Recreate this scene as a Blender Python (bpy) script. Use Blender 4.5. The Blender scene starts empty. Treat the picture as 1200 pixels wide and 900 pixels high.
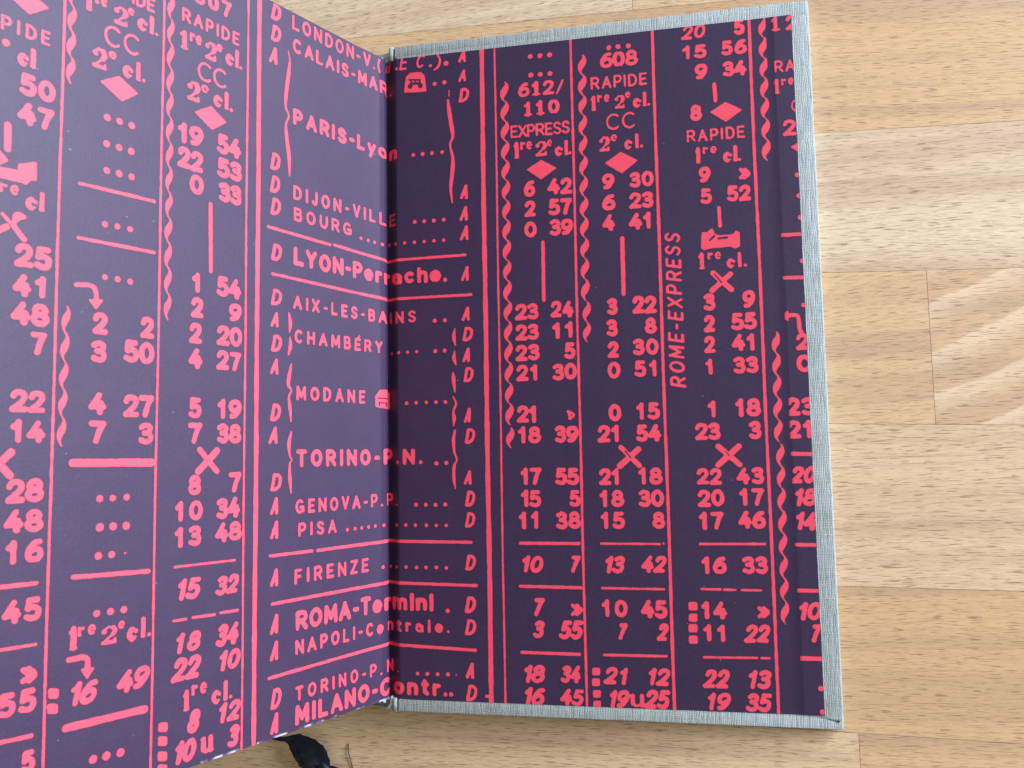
# Open clothbound book with a railway-timetable endpaper, lying on a beech table.
import bpy, bmesh, math, random
import numpy as np
from mathutils import Vector, Matrix
random.seed(7); np.random.seed(7)
S = bpy.context.scene
COL = S.collection
MM = 0.001

# ------------------------------------------------------------------ frames
# "book frame": gutter along -Y, right endpaper in z=0, left leaf rises at TH.  The board
# rests on the table with its spine side lifted by the text block -> tilted by PHI.
TH = math.radians(65.02)
PHI = math.atan2(8, 128)
EX = Vector((math.cos(PHI), 0, math.sin(PHI))); EY = Vector((0, 1, 0)); EZ = Vector((-math.sin(PHI), 0, math.cos(PHI)))
P0 = Vector((0, 0, -11.0))
def to_world(p):
    d = Vector(p) - P0
    return Vector((d.dot(EX), d.dot(EY), d.dot(EZ))) * MM
BOOK = Matrix.Identity(4)
for i, e in enumerate((EX, EY, EZ)):
    for j in range(3): BOOK[i][j] = e[j]
t_ = to_world((0, 0, 0))
for i in range(3): BOOK[i][3] = t_[i]

# ------------------------------------------------------------------ camera
cam = bpy.data.objects.new('camera', bpy.data.cameras.new('camera'))
COL.objects.link(cam); S.camera = cam
R0 = Vector((0.9816069707, -0.0177402332, -0.1900869253))
R1 = Vector((-0.0334699363, -0.9962438569, -0.0798620125))
R2 = Vector((-0.1879561609, 0.0847553055, -0.9785136789))
def dirw(d): return Vector((d.dot(EX), d.dot(EY), d.dot(EZ)))
cr, cu, cb = dirw(R0), dirw(-R1), dirw(-R2)
cp = to_world((85.489, -124.274, 241.316))
cam.matrix_world = Matrix(((cr.x, cu.x, cb.x, cp.x), (cr.y, cu.y, cb.y, cp.y), (cr.z, cu.z, cb.z, cp.z), (0, 0, 0, 1)))
cam.data.sensor_width = 36; cam.data.lens = 980.2 / 1200 * 36
cam.data.clip_start = 0.005; cam.data.clip_end = 20
cam.data.dof.use_dof = True; cam.data.dof.focus_distance = 0.262; cam.data.dof.aperture_fstop = 48

# ------------------------------------------------------------------ light
W = bpy.data.worlds.new('World'); S.world = W; W.use_nodes = True
W.node_tree.nodes['Background'].inputs[0].default_value = (1.0, 0.93, 0.80, 1)
W.node_tree.nodes['Background'].inputs[1].default_value = 0.36
def area(name, loc, target, sx, sy, power, col):
    l = bpy.data.lights.new(name, 'AREA'); l.shape = 'RECTANGLE'; l.size = sx; l.size_y = sy
    l.energy = power; l.color = col
    o = bpy.data.objects.new(name, l); COL.objects.link(o)
    o.location = loc
    o.rotation_euler = (Vector(target) - Vector(loc)).to_track_quat('-Z', 'Y').to_euler()
    return o
area('window_light', (1.28, 0.50, 0.42), (0.0, -0.08, 0.02), 1.2, 0.72, 90, (0.72, 0.80, 1.0))

S.render.engine = 'CYCLES'
S.view_settings.view_transform = 'Standard'; S.view_settings.look = 'None'
S.view_settings.exposure = 0; S.view_settings.gamma = 1

# ------------------------------------------------------------------ node helpers
class NT:
    def __init__(s, name):
        s.m = bpy.data.materials.new(name); s.m.use_nodes = True
        s.t = s.m.node_tree; s.t.nodes.clear()
        s.out = s.t.nodes.new('ShaderNodeOutputMaterial'); s.b = s.t.nodes.new('ShaderNodeBsdfPrincipled')
        s.t.links.new(s.b.outputs[0], s.out.inputs[0])
    def put(s, sock, v):
        if isinstance(v, bpy.types.NodeSocket): s.t.links.new(v, sock)
        elif v is not None: sock.default_value = v
    def n(s, typ, ins=(), out=0, **props):
        nd = s.t.nodes.new(typ)
        for k, v in props.items(): setattr(nd, k, v)
        it = ins.items() if isinstance(ins, dict) else enumerate(ins)
        for k, v in it: s.put(nd.inputs[k], v)
        return nd.outputs[out]
    def math(s, op, a, b=0.0, c=None, clamp=False):
        return s.n('ShaderNodeMath', [a, b] if c is None else [a, b, c], operation=op, use_clamp=clamp)
    def mix(s, f, a, b):
        nd = s.t.nodes.new('ShaderNodeMix'); nd.data_type = 'RGBA'
        for k, v in ((0, f), (6, a), (7, b)):
            if isinstance(v, tuple) and len(v) == 3: v = v + (1,)
            s.put(nd.inputs[k], v)
        return nd.outputs[2]
    def mapr(s, v, a, b, c=0.0, d=1.0, smooth=True):
        return s.n('ShaderNodeMapRange', [v, a, b, c, d], interpolation_type='SMOOTHSTEP' if smooth else 'LINEAR')
    def noise(s, vec, scale=1.0, detail=2.0, rough=0.5):
        return s.n('ShaderNodeTexNoise', {'Vector': vec, 'Scale': scale, 'Detail': detail, 'Roughness': rough})
    def vec(s, x, y, z=0.0):
        return s.n('ShaderNodeCombineXYZ', [x, y, z])
    def bump(s, h, strength, dist):
        nd = s.t.nodes.new('ShaderNodeBump'); s.put(nd.inputs['Height'], h)
        nd.inputs['Strength'].default_value = strength; nd.inputs['Distance'].default_value = dist
        s.t.links.new(nd.outputs[0], s.b.inputs['Normal'])
    def set(s, **kw):
        for k, v in kw.items():
            k = k.replace('_', ' ')
            if isinstance(v, tuple) and len(v) == 3: v = v + (1,)
            s.put(s.b.inputs[k], v)
        return s.m

def mat_wood():
    N = NT('beech_wood')
    co = N.n('ShaderNodeTexCoord', out=3)
    sp = N.t.nodes.new('ShaderNodeSeparateXYZ'); N.put(sp.inputs[0], co)
    at = lambda k: N.n('ShaderNodeAttribute', attribute_type='OBJECT', attribute_name=k, out=2)
    tone, slant, seed, figure, rednes = at('tone'), at('slant'), at('seed'), at('figure'), at('redness')
    x = N.math('MULTIPLY', sp.outputs[0], 1000.0); y0 = N.math('MULTIPLY', sp.outputs[1], 1000.0)
    # figured plank: growth arcs
    y = N.math('ADD', y0, N.math('MULTIPLY', x, slant))
    wob = N.noise(N.vec(N.math('MULTIPLY', x, .02), N.math('MULTIPLY', y, .03), seed), 1, 2)
    yw = N.math('ADD', y, N.math('MULTIPLY', wob, 2.2))
    sy = N.math('ADD', yw, N.math('MULTIPLY', seed, 37.0))
    # broad bands + fine grain lines
    band = N.noise(N.vec(N.math('MULTIPLY', x, .003), N.math('MULTIPLY', sy, .11), seed), 1, 3, .6)
    fine = N.noise(N.vec(N.math('MULTIPLY', x, .02), N.math('MULTIPLY', sy, .9), seed), 1, 3, .6)
    vfine = N.noise(N.vec(N.math('MULTIPLY', x, .28), N.math('MULTIPLY', sy, 2.9), seed), 1, 3, .65)
    # pores: short dark dashes along the grain
    def flecks(fx, fy, off, lo, hi):
        v = N.vec(N.math('MULTIPLY', x, fx), N.math('MULTIPLY', N.math('ADD', sy, off), fy), N.math('ADD', seed, off))
        return N.mapr(N.noise(v, 1, 1.0, .4), lo, hi)
    f1 = flecks(.22, 3.6, 3.1, .60, .67); f2 = flecks(.34, 6.0, 8.7, .61, .69)
    fl = N.math('MAXIMUM', f1, N.math('MULTIPLY', f2, .6))
    # arcs for the plank sawn through the heart
    X = N.math('ADD', x, 222.0)
    a1 = N.math('ADD', N.math('MULTIPLY', X, -.47), y0)
    a2 = N.math('ADD', a1, N.math('MULTIPLY', N.math('POWER', N.math('MAXIMUM', X, 0.0), 2.0), .0013))
    a3 = N.math('ADD', a2, N.math('MULTIPLY', N.noise(co, 35, 3), 7.0))
    ph = N.math('FRACT', N.math('DIVIDE', N.math('MULTIPLY', a3, -1.0), 12.5))
    arc = N.math('MULTIPLY', N.math('MULTIPLY', N.mapr(ph, .05, .13), N.mapr(ph, .75, .12)), figure)
    pale = (0.73, 0.575, 0.37); tan = (0.60, 0.375, 0.165); red = (0.65, 0.415, 0.225)
    base = N.mix(tone, tan, pale)
    base = N.mix(rednes, base, red)
    c = N.mix(N.mapr(band, .42, .64, 0, .50), base, (0.42, 0.265, 0.155))
    c = N.mix(N.mapr(fine, .48, .74, 0, .36), c, (0.36, 0.235, 0.14))
    c = N.mix(N.mapr(vfine, .33, .66, .26, 0), c, (0.32, 0.22, 0.14))
    c = N.mix(N.math('MULTIPLY', N.math('SUBTRACT', 1.0, arc), N.math('MULTIPLY', figure, .22)), c, (0.46, 0.29, 0.18))
    c = N.mix(N.math('MULTIPLY', arc, .42), c, (0.80, 0.64, 0.43))
    c = N.mix(N.math('MULTIPLY', fl, .66), c, (0.21, 0.115, 0.06))
    h = N.math('SUBTRACT', N.math('MULTIPLY', vfine, .4), N.math('MULTIPLY', fl, 1.0))
    N.bump(h, .35, .00008)
    return N.set(Base_Color=c, Roughness=N.mapr(fine, .3, .8, .42, .55), Specular_IOR_Level=.35)

def mat_cloth():
    N = NT('grey_book_cloth')
    uv = N.n('ShaderNodeTexCoord', out=3)
    sp = N.t.nodes.new('ShaderNodeSeparateXYZ'); N.put(sp.inputs[0], uv)
    x = N.math('MULTIPLY', sp.outputs[0], 1000.0); y = N.math('MULTIPLY', sp.outputs[1], 1000.0)
    n1 = N.noise(N.vec(N.math('MULTIPLY', x, 1.6), N.math('MULTIPLY', y, .15), 1.0), 1, 3)
    n2 = N.noise(N.vec(N.math('MULTIPLY', x, .15), N.math('MULTIPLY', y, 1.6), 4.0), 1, 3)
    n4 = N.noise(N.vec(x, y, 2.0), .8, 2)
    xx = N.math('ADD', x, N.math('ADD', N.math('MULTIPLY', n1, .9), N.math('MULTIPLY', n4, .5))); yy = N.math('ADD', y, N.math('ADD', N.math('MULTIPLY', n2, .9), N.math('MULTIPLY', n4, .6)))
    k = 2 * math.pi / .46
    wx = N.math('SINE', N.math('MULTIPLY', xx, k)); wy = N.math('SINE', N.math('MULTIPLY', yy, k))
    wx = N.mapr(wx, -1, 1); wy = N.mapr(wy, -1, 1)
    wv = N.math('MULTIPLY', N.math('ADD', N.math('MULTIPLY', wx, .62), .38), N.math('ADD', N.math('MULTIPLY', wy, .36), .64))
    slub = N.mapr(n1, .3, .72); slub2 = N.mapr(n2, .3, .72)
    blotch = N.noise(uv, 60, 4, .6)
    c = N.mix(wv, (0.055, 0.070, 0.060), (0.34, 0.375, 0.325))
    c = N.mix(N.math('MULTIPLY', slub, .5), c, (0.42, 0.465, 0.43))
    c = N.mix(N.math('MULTIPLY', slub2, .22), c, (0.17, 0.22, 0.23))
    c = N.mix(N.mapr(blotch, .45, .75, 0, .3), c, (0.34, 0.36, 0.32))
    sp_ = N.noise(uv, 700, 1); c = N.mix(N.mapr(sp_, .72, .78, 0, .5), c, (.10, .12, .11))
    N.bump(N.math('ADD', wv, N.math('MULTIPLY', n1, .5)), .8, .00012)
    return N.set(Base_Color=c, Roughness=.82, Specular_IOR_Level=.3, Sheen_Weight=.25, Sheen_Roughness=.5)

NAVY = (0.026, 0.0115, 0.037); PINK = (0.64, 0.052, 0.082); HALO = (0.11, 0.005, 0.020)
def paper_base(N):
    """navy ink solid with mottling, pin-hole specks and scuffs; returns the colour socket"""
    uv = N.n('ShaderNodeUVMap', uv_map='page')
    n = N.noise(uv, 14, 4, .6); n2 = N.noise(uv, 90, 3, .6); n3 = N.noise(uv, 330, 2, .5)
    c = N.mix(N.mapr(n, .35, .7, 0, .5), NAVY, (0.031, 0.016, 0.045))
    c = N.mix(N.mapr(n2, .45, .8, 0, .4), c, (0.021, 0.0090, 0.027))
    c = N.mix(N.mapr(n3, .60, .74, 0, .30), c, (0.12, 0.105, 0.16))
    # a few brighter pin-holes
    v = N.n('ShaderNodeTexVoronoi', {'Vector': uv, 'Scale': 26.0}, feature='F1')
    w = N.noise(uv, 9, 2)
    pin = N.math('MULTIPLY', N.math('LESS_THAN', v, N.math('MULTIPLY', N.mapr(w, .42, .66), .045)), 1.0)
    c = N.mix(N.math('MULTIPLY', pin, .4), c, (0.36, 0.35, 0.42))
    fib = N.noise(N.n('ShaderNodeMapping', {'Vector': uv, 'Scale': (260., 6., 1.)}), 1, 2)
    return uv, c, n, n2, fib
def mat_paper():
    N = NT('navy_endpaper')
    uv, c, n, n2, fib = paper_base(N)
    sp = N.t.nodes.new('ShaderNodeSeparateXYZ'); N.put(sp.inputs[0], uv)
    ed = N.math('SUBTRACT', 1.95, sp.outputs[1])
    wear = N.math('MULTIPLY', N.math('LESS_THAN', sp.outputs[0], 2.0), N.math('MULTIPLY', N.mapr(ed, .0065, .001), N.mapr(N.noise(uv, 22, 3), .48, .64)))
    c = N.mix(wear, c, (0.46, 0.36, 0.42))
    N.bump(N.math('ADD', N.math('ADD', N.math('MULTIPLY', fib, .6), n2), N.math('MULTIPLY', n, 2.5)), .16, .00014)
    return N.set(Base_Color=c, Roughness=.54, Specular_IOR_Level=.34)
def mat_print():
    N = NT('pink_on_navy_print')
    uv, c, n, n2, fib = paper_base(N)
    d = N.n('ShaderNodeAttribute', attribute_type='GEOMETRY', attribute_name='ink', out=2)
    ink = N.mapr(d, .035, -.055); halo = N.mapr(d, .20, .03)
    c = N.mix(N.math('MULTIPLY', halo, .75), c, HALO)
    p = N.mix(N.mapr(n2, .35, .8, 0, .35), PINK, (0.56, 0.043, 0.070))
    p = N.mix(N.mapr(n, .4, .7, 0, .3), p, (0.68, 0.068, 0.096))
    c = N.mix(ink, c, p)
    N.bump(N.math('ADD', N.math('ADD', N.math('MULTIPLY', fib, .6), n2), N.math('MULTIPLY', n, 2.5)), .16, .00014)
    return N.set(Base_Color=c, Roughness=.54, Specular_IOR_Level=.34)
def mat_plain(name, col, rough=.6, spec=.4, nscale=300, var=.15, bump=.0):
    N = NT(name)
    co = N.n('ShaderNodeTexCoord', out=3); n = N.noise(co, nscale, 3)
    dark = tuple(v * (1 - 2.2 * var) for v in col)
    if bump: N.bump(n, .6, bump)
    return N.set(Base_Color=N.mix(N.mapr(n, .3, .7), dark, col), Roughness=rough, Specular_IOR_Level=spec)
def mat_striped(name, ca, cb, pitch, axis):
    N = NT(name); co = N.n('ShaderNodeTexCoord', out=3)
    sp = N.t.nodes.new('ShaderNodeSeparateXYZ'); N.put(sp.inputs[0], co)
    s = N.math('SINE', N.math('MULTIPLY', sp.outputs[axis], 2 * math.pi / pitch))
    f = N.mapr(s, -.3, .3)
    N.bump(f, .5, .0001)
    return N.set(Base_Color=N.mix(f, ca, cb), Roughness=.6)
def mat_ribbon():
    N = NT('black_ribbon'); uv = N.n('ShaderNodeUVMap', uv_map='page')
    sp = N.t.nodes.new('ShaderNodeSeparateXYZ'); N.put(sp.inputs[0], uv)
    a = N.math('SINE', N.math('MULTIPLY', sp.outputs[0], 95.0)); b = N.math('SINE', N.math('MULTIPLY', sp.outputs[1], 120.0))
    h = N.math('MULTIPLY', a, b)
    N.bump(h, .9, .00012)
    return N.set(Base_Color=N.mix(N.mapr(h, -.4, .8), (.0015, .0018, .003), (.006, .009, .022)), Roughness=.5, Specular_IOR_Level=.22)
M_WOOD, M_CLOTH, M_PAPER, M_PRINT = mat_wood(), mat_cloth(), mat_paper(), mat_print()
M_EDGE = mat_striped('page_edges', (.62, .60, .55), (.74, .72, .67), .0005, 2)
M_WHITE = mat_plain('white_paper', (.70, .69, .66)); M_DARK = mat_plain('dark_gap', (.03, .02, .015))
M_BAND = mat_striped('striped_headband', (.03, .075, .06), (.80, .82, .78), .0016, 0)
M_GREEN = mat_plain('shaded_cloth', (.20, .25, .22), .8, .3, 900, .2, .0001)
M_RIB = mat_ribbon(); M_THREAD = mat_plain('brown_black_thread', (.035, .018, .014), .6)

# ------------------------------------------------------------------ object helpers
def link(name, me, mat, parent=None):
    o = bpy.data.objects.new(name, me); COL.objects.link(o)
    if mat: me.materials.append(mat)
    if parent: o.parent = parent
    return o
def mesh(name, vs, fs, smooth=False):
    me = bpy.data.meshes.new(name); me.from_pydata(vs, [], fs); me.update()
    if smooth:
        for p in me.polygons: p.use_smooth = True
    return me
def box_verts(x0, x1, y0, y1, z0, z1):
    return [(x, y, z) for x in (x0, x1) for y in (y0, y1) for z in (z0, z1)]
BOXF = [(0, 1, 3, 2), (4, 6, 7, 5), (0, 4, 5, 1), (2, 3, 7, 6), (0, 2, 6, 4), (1, 5, 7, 3)]
def prism(pts, z0, z1, bev=0):
    """extruded polygon (mm) -> mesh in metres"""
    bm = bmesh.new(); n = len(pts)
    a = [bm.verts.new((x * MM, y * MM, z0 * MM)) for x, y in pts]; b = [bm.verts.new((x * MM, y * MM, z1 * MM)) for x, y in pts]
    bm.faces.new(a[::-1]); bm.faces.new(b)
    for i in range(n): bm.faces.new((a[i], a[(i + 1) % n], b[(i + 1) % n], b[i]))
    bmesh.ops.recalc_face_normals(bm, faces=bm.faces)
    if bev:
        bmesh.ops.bevel(bm, geom=[e for e in bm.edges], offset=bev * MM, segments=3, profile=.5, affect='EDGES')
    me = bpy.data.meshes.new('m'); bm.to_mesh(me); bm.free()
    for p in me.polygons: p.use_smooth = bool(bev)
    return me
def tube(pts, r, seg=10):
    """pts in mm, r scalar or list"""
    vs, fs = [], []; P = [Vector(p) for p in pts]; n = len(P)
    rr = r if isinstance(r, (list, tuple)) else [r] * n
    up = Vector((0, .3, 1))
    for i, p in enumerate(P):
        t = (P[min(i + 1, n - 1)] - P[max(i - 1, 0)]).normalized()
        a = t.cross(up).normalized(); b = a.cross(t)
        for k in range(seg):
            w = 2 * math.pi * k / seg
            vs.append(tuple((p + (a * math.cos(w) + b * math.sin(w)) * rr[i]) * MM))
    for i in range(n - 1):
        for k in range(seg):
            k2 = (k + 1) % seg
            fs.append((i * seg + k, i * seg + k2, (i + 1) * seg + k2, (i + 1) * seg + k))
    fs.append(tuple(range(seg))[::-1]); fs.append(tuple((n - 1) * seg + k for k in range(seg)))
    return mesh('tube', vs, fs, True)
def loft(profiles, closed=True):
    """list of rings (mm, same length) -> mesh"""
    vs = [tuple(c * MM for c in p) for r in profiles for p in r]; n = len(profiles[0]); fs = []
    for i in range(len(profiles) - 1):
        for k in range(n if closed else n - 1):
            k2 = (k + 1) % n
            fs.append((i * n + k, i * n + k2, (i + 1) * n + k2, (i + 1) * n + k))
    if closed: fs.append(tuple(range(n))[::-1]); fs.append(tuple((len(profiles) - 1) * n + k for k in range(n)))
    return mesh('loft', vs, fs, True)

# ------------------------------------------------------------------ table
base = link('table_top', mesh('table_top', box_verts(-.62, .62, -.50, .34, -.03, -.0042), BOXF), M_DARK)
base['kind'] = 'structure'
def JY(y, s): return (lambda x, y=y, s=s: y + s * (x - 130))
joints = [JY(7.5 + 42 * k, -.05) for k in range(7, 0, -1)] + [JY(7.5, -.052), JY(-34.4, -.048), JY(-74.8, -.045), JY(-117.2, -.034), JY(-161.4, -.008), JY(-200, -.006)] + [JY(-200 - 42 * k, -.006) for k in range(1, 7)]
R = random.Random(5)
# row -> list of (x0, x1, tone, slant, figure, redness)
special = {
 6: [(-600, -330, .5, .02, 0, .3), (-330, 77.6, .95, -.02, 0, 0), (77.6, 600, .45, .10, 0, .25)],
 7: [(-600, -150, .6, .03, 0, .2), (-150, 600, .22, .09, 0, .30)],
 8: [(-600, -190, .4, .0, 0, .2), (-190, 600, .93, .02, 0, .05)],
 9: [(-600, -60, .5, .0, 0, .4), (-60, 155, .34, -.05, 0, .30), (155, 600, .30, -.02, 1, .25)],
 10: [(-600, -10, .7, .0, 0, .2), (-10, 600, .80, -.02, 0, .5)],
 11: [(-600, -200, .3, .0, 0, .2), (-200, 600, .12, -.035, 0, 0)],
 12: [(-600, -260, .6, .0, 0, .2), (-260, 131.6, .50, -.02, 0, 0), (131.6, 600, .15, -.04, 0, .35)],
}
for r in range(len(joints) - 1):
    segs = special.get(r)
    if not segs:
        cut = R.uniform(-300, -60); cut2 = cut + R.uniform(260, 420)
        segs = [(-600, cut, R.random(), 0, 0, R.random() * .4), (cut, cut2, R.random(), .03, 0, R.random() * .4), (cut2, 600, R.random(), -.03, 0, R.random() * .4)]
    top, bot = joints[r], joints[r + 1]
    for (x0, x1, tone, slant, fig, red) in segs:
        g = .05; cx = (x0 + x1) / 2; cy = (top(cx) + bot(cx)) / 2
        pts = [(x0 + g - cx, bot(x0) + g - cy), (x1 - g - cx, bot(x1) + g - cy), (x1 - g - cx, top(x1) - g - cy), (x0 + g - cx, top(x0) - g - cy)]
        pr = prism(pts, -4, 0)
        o = link('plank', pr, M_WOOD, base)
        o.location = (cx * MM, cy * MM, 0)
        o['tone'] = float(tone); o['slant'] = float(slant); o['seed'] = R.uniform(0, 20); o['figure'] = float(fig); o['redness'] = float(red)

# ------------------------------------------------------------------ the book
book = bpy.data.objects.new('open_book', None); COL.objects.link(book); book.matrix_world = BOOK
book['label'] = 'open clothbound book with navy and pink railway timetable endpapers lying on the table'
book['category'] = 'book'
PW, PH = 122.5, 195.0
# back board (right) and its turned-in cloth
BT, BB, BL, BR = 4.3, -198.8, 3.2, 127.4
back = link('back_cover', prism([(BL, BB), (BR, BB), (BR, BT), (BL, BT)], -2.95, -.5, .55), M_CLOTH, book)
back['label'] = 'grey-blue linen cloth back cover lying flat'
link('turned_in_cloth', prism([(BL + .3, BT - .35), (BL + .3, .6), (BL + 1.1, .2), (BL + 1.1, -9), (118, -9), (123.0, -1.2), (126.6, .6), (126.6, BT - .35)], -.6, -.12, .1), M_CLOTH, back)
link('turned_in_cloth', prism([(BL + .3, BB + .35), (126.9, BB + .35), (126.9, -195.9), (125.6, -197.0), (122.6, -195.8), (118, -190), (BL + 1.1, -190), (BL + 1.1, -194.8), (BL + .3, -195.2)], -.6, -.12, .1), M_CLOTH, back)
link('turned_in_cloth', prism([(117.7, -189.0), (118.6, -192.6), (121.2, -195.6), (126.8, -196.3), (BR - .25, -194), (BR - .25, -1.0), (123.2, -.2), (120.0, -4.0), (117.7, -8)], -.62, -.03, .12), M_CLOTH, back)

def ridge(u):
    # endpaper pressed down over the edge of the turned-in cloth and into the joint
    z = -0.02 + .08 * (1 + math.tanh((u - 116.9) / .32))
    if u < 4.3:
        q = max(0, 1 - u / 4.3); z -= 1.75 * q * q * (3 - 2 * q)
    if u < 10: z -= .28 * (1 - u / 10) ** 2
    return z
def surf(u, t, lift=0.0):
    """page coordinates (mm) -> book frame (mm)"""
    if u >= 0:
        e = .05; dz = (ridge(u + e) - ridge(u - e if u > e else 0)) / (2 * e)
        nx, nz = -dz, 1; L = math.hypot(nx, nz)
        return (u + nx / L * lift, -t, ridge(u) + nz / L * lift)
    c, s = math.cos(TH), math.sin(TH)
    a = -u; off = 0.0
    if a < 4: off -= 0.0
    off = .12 * math.exp(-((a - 1.1) / .38) ** 2) + .95 * math.exp(-a / 7.5) * (1 - math.exp(-a / .6))            # little fold ridge beside the gutter
    off += .35 * math.sin(math.pi * min(a, 122) / 122)        # slight bow of the leaf
    q = max(0, 1 - a / 3.2); dz = -2.03 * q * q
    n = (s, c)
    off += lift
    return (-a * c + n[0] * off, -t, a * s + n[1] * off + dz)
CELL = .2
def sheet(u0, u1, lift, name, mat, parent, thick=.16):
    us = [u0]
    x = u0
    while x < u1 - 1e-6:
        fine = abs(x) < 8 or 115 < x < 118.4
        x = round(min(x + (CELL if fine else 2.0), u1), 4); us.append(x)
        if x < u1 and not fine:
            for b in (-8, 115): 
                if us[-2] < b < x: us[-1] = x = b
    n = 2; ts = [0, PH]; vs = []; fs = []; uvs = []
    for tt in ts:
        for u in us: vs.append(surf(u, tt, lift)); uvs.append((u, tt))
    for tt in ts:
        for u in us: vs.append(surf(u, tt, lift - thick)); uvs.append((u, tt))
    for tt in ts:                                   # separate rim vertices keep the page normals flat
        for u in us: vs.append(surf(u, tt, lift)); uvs.append((u, tt))
    m = len(us)
    for i in range(m - 1):
        fs.append((i, m + i, m + i + 1, i + 1)); fs.append((2 * m + i, 2 * m + i + 1, 3 * m + i + 1, 3 * m + i))
        fs.append((4 * m + i, 4 * m + i + 1, 2 * m + i + 1, 2 * m + i)); fs.append((5 * m + i, 3 * m + i, 3 * m + i + 1, 5 * m + i + 1))
    for i in (0, m - 1): fs.append((4 * m + i, 5 * m + i, 3 * m + i, 2 * m + i) if i else (4 * m + i, 2 * m + i, 3 * m + i, 5 * m + i))
    me = mesh(name, [tuple(c * MM for c in v) for v in vs], fs)
    uvl = me.uv_layers.new(name='page')
    for lp in me.loops: a = uvs[lp.vertex_index]; uvl.data[lp.index].uv = (a[0] / 100 + 2, a[1] / 100)
    me.materials.append(mat); me.materials.append(M_WHITE)
    for k, p in enumerate(me.polygons):
        if k < 4 * (m - 1): p.material_index = 0 if k % 4 == 0 else 1
        else: p.material_index = 1
        if k % 4 == 0 and k < 4 * (m - 1): p.use_smooth = True
    return link(name, me, None, parent)
paste = sheet(0.0, PW, 0, 'pasted_endpaper', M_PAPER, book)
paste['label'] = 'navy endpaper printed with pink train times, pasted to the back cover'
LW = 124.0
leaf = sheet(-LW, 0.0, 0, 'free_endpaper', M_PAPER, book)
leaf['label'] = 'raised left endpaper leaf with pink station names and train times'

# text block behind the leaf
c_, s_ = math.cos(TH), math.sin(TH)
def blk(a, b, y):  # a = along the leaf, b = depth behind it
    return (-a * c_ - b * s_, y, a * s_ - b * c_ - .4)
prof = [(1.2, .35), (123.0, .35), (123.0, 17), (1.2, 17), (0.2, 13), (-.3, 8.5), (0.2, 4)]
link('text_block', loft([[blk(a, b, -.3) for a, b in prof], [blk(a, b, -PH + .3) for a, b in prof]]), M_EDGE, book)
for p in bpy.data.objects['text_block'].data.polygons: p.use_smooth = False
fc = [(1.5, 17.6), (125.5, 17.6), (125.5, 20.1), (1.5, 20.1)]
o = link('front_cover', loft([[blk(a, b, BT) for a, b in fc], [blk(a, b, BB) for a, b in fc]]), M_CLOTH, book)
for p in o.data.polygons: p.use_smooth = False
# spine cloth: an open shell running from the back board round the block to the front board
pa = [(4.2, -1.9), (2.4, -2.6), (.9, -3.9), (-.6, -4.6), (-3.5, -5.1), (-8, -6.6), (-13, -8.8), (-16.5, -10.4), (-19, -10.6), (-20.0, -9.0), (-20.6, -6.6)]
ring = []
for y in (BT - .2, BB + .2):
    pts = []
    for k, (x, z) in enumerate(pa): pts.append((x, y, z))
    for k, (x, z) in reversed(list(enumerate(pa))):
        x0, z0 = pa[max(k - 1, 0)]; x1, z1 = pa[min(k + 1, len(pa) - 1)]
        L = math.hypot(x1 - x0, z1 - z0); pts.append((x + (z1 - z0) / L * .7, y, z - (x1 - x0) / L * .7))
    ring.append(pts)
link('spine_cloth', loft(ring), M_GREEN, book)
# the cloth rolled over at the joint, at head and tail
for ya, yb in ((BT - .1, -.1), (-PH + .1, BB + .1)):
    link('joint_cloth', tube([(2.3, ya, -1.2), (2.3, ya * .9 + yb * .1, -1.15), (2.3, (ya + yb) / 2, -1.2), (2.2, yb, -1.35)], [.75, 1.0, 1.05, 1.0], 12), M_CLOTH, book)
for yy, sg in ((.6, 1), (-PH - .6, -1)):
    pts = [(.4, yy, -2.3), (-1.2, yy + .3 * sg, -1.9), (-2.6, yy + .4 * sg, -2.0), (-5, yy + .3 * sg, -3.3), (-10, yy, -5.6), (-15, yy, -7.8)]
    link('headband', tube(pts, [.5, .9, .95, .9, .9, .8], 10), M_BAND, book)
# a strip of white mull lining curling out of the tail
link('lining_strip', tube([(1.0, -PH + .4, -1.6), (1.1, -PH - .8, -1.3), (.8, -PH - 2.0, -1.3), (-.1, -PH - 3.1, -1.7), (-1.2, -PH - 3.7, -2.4)], [.35, .5, .5, .45, .25], 8), M_WHITE, book)

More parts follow.
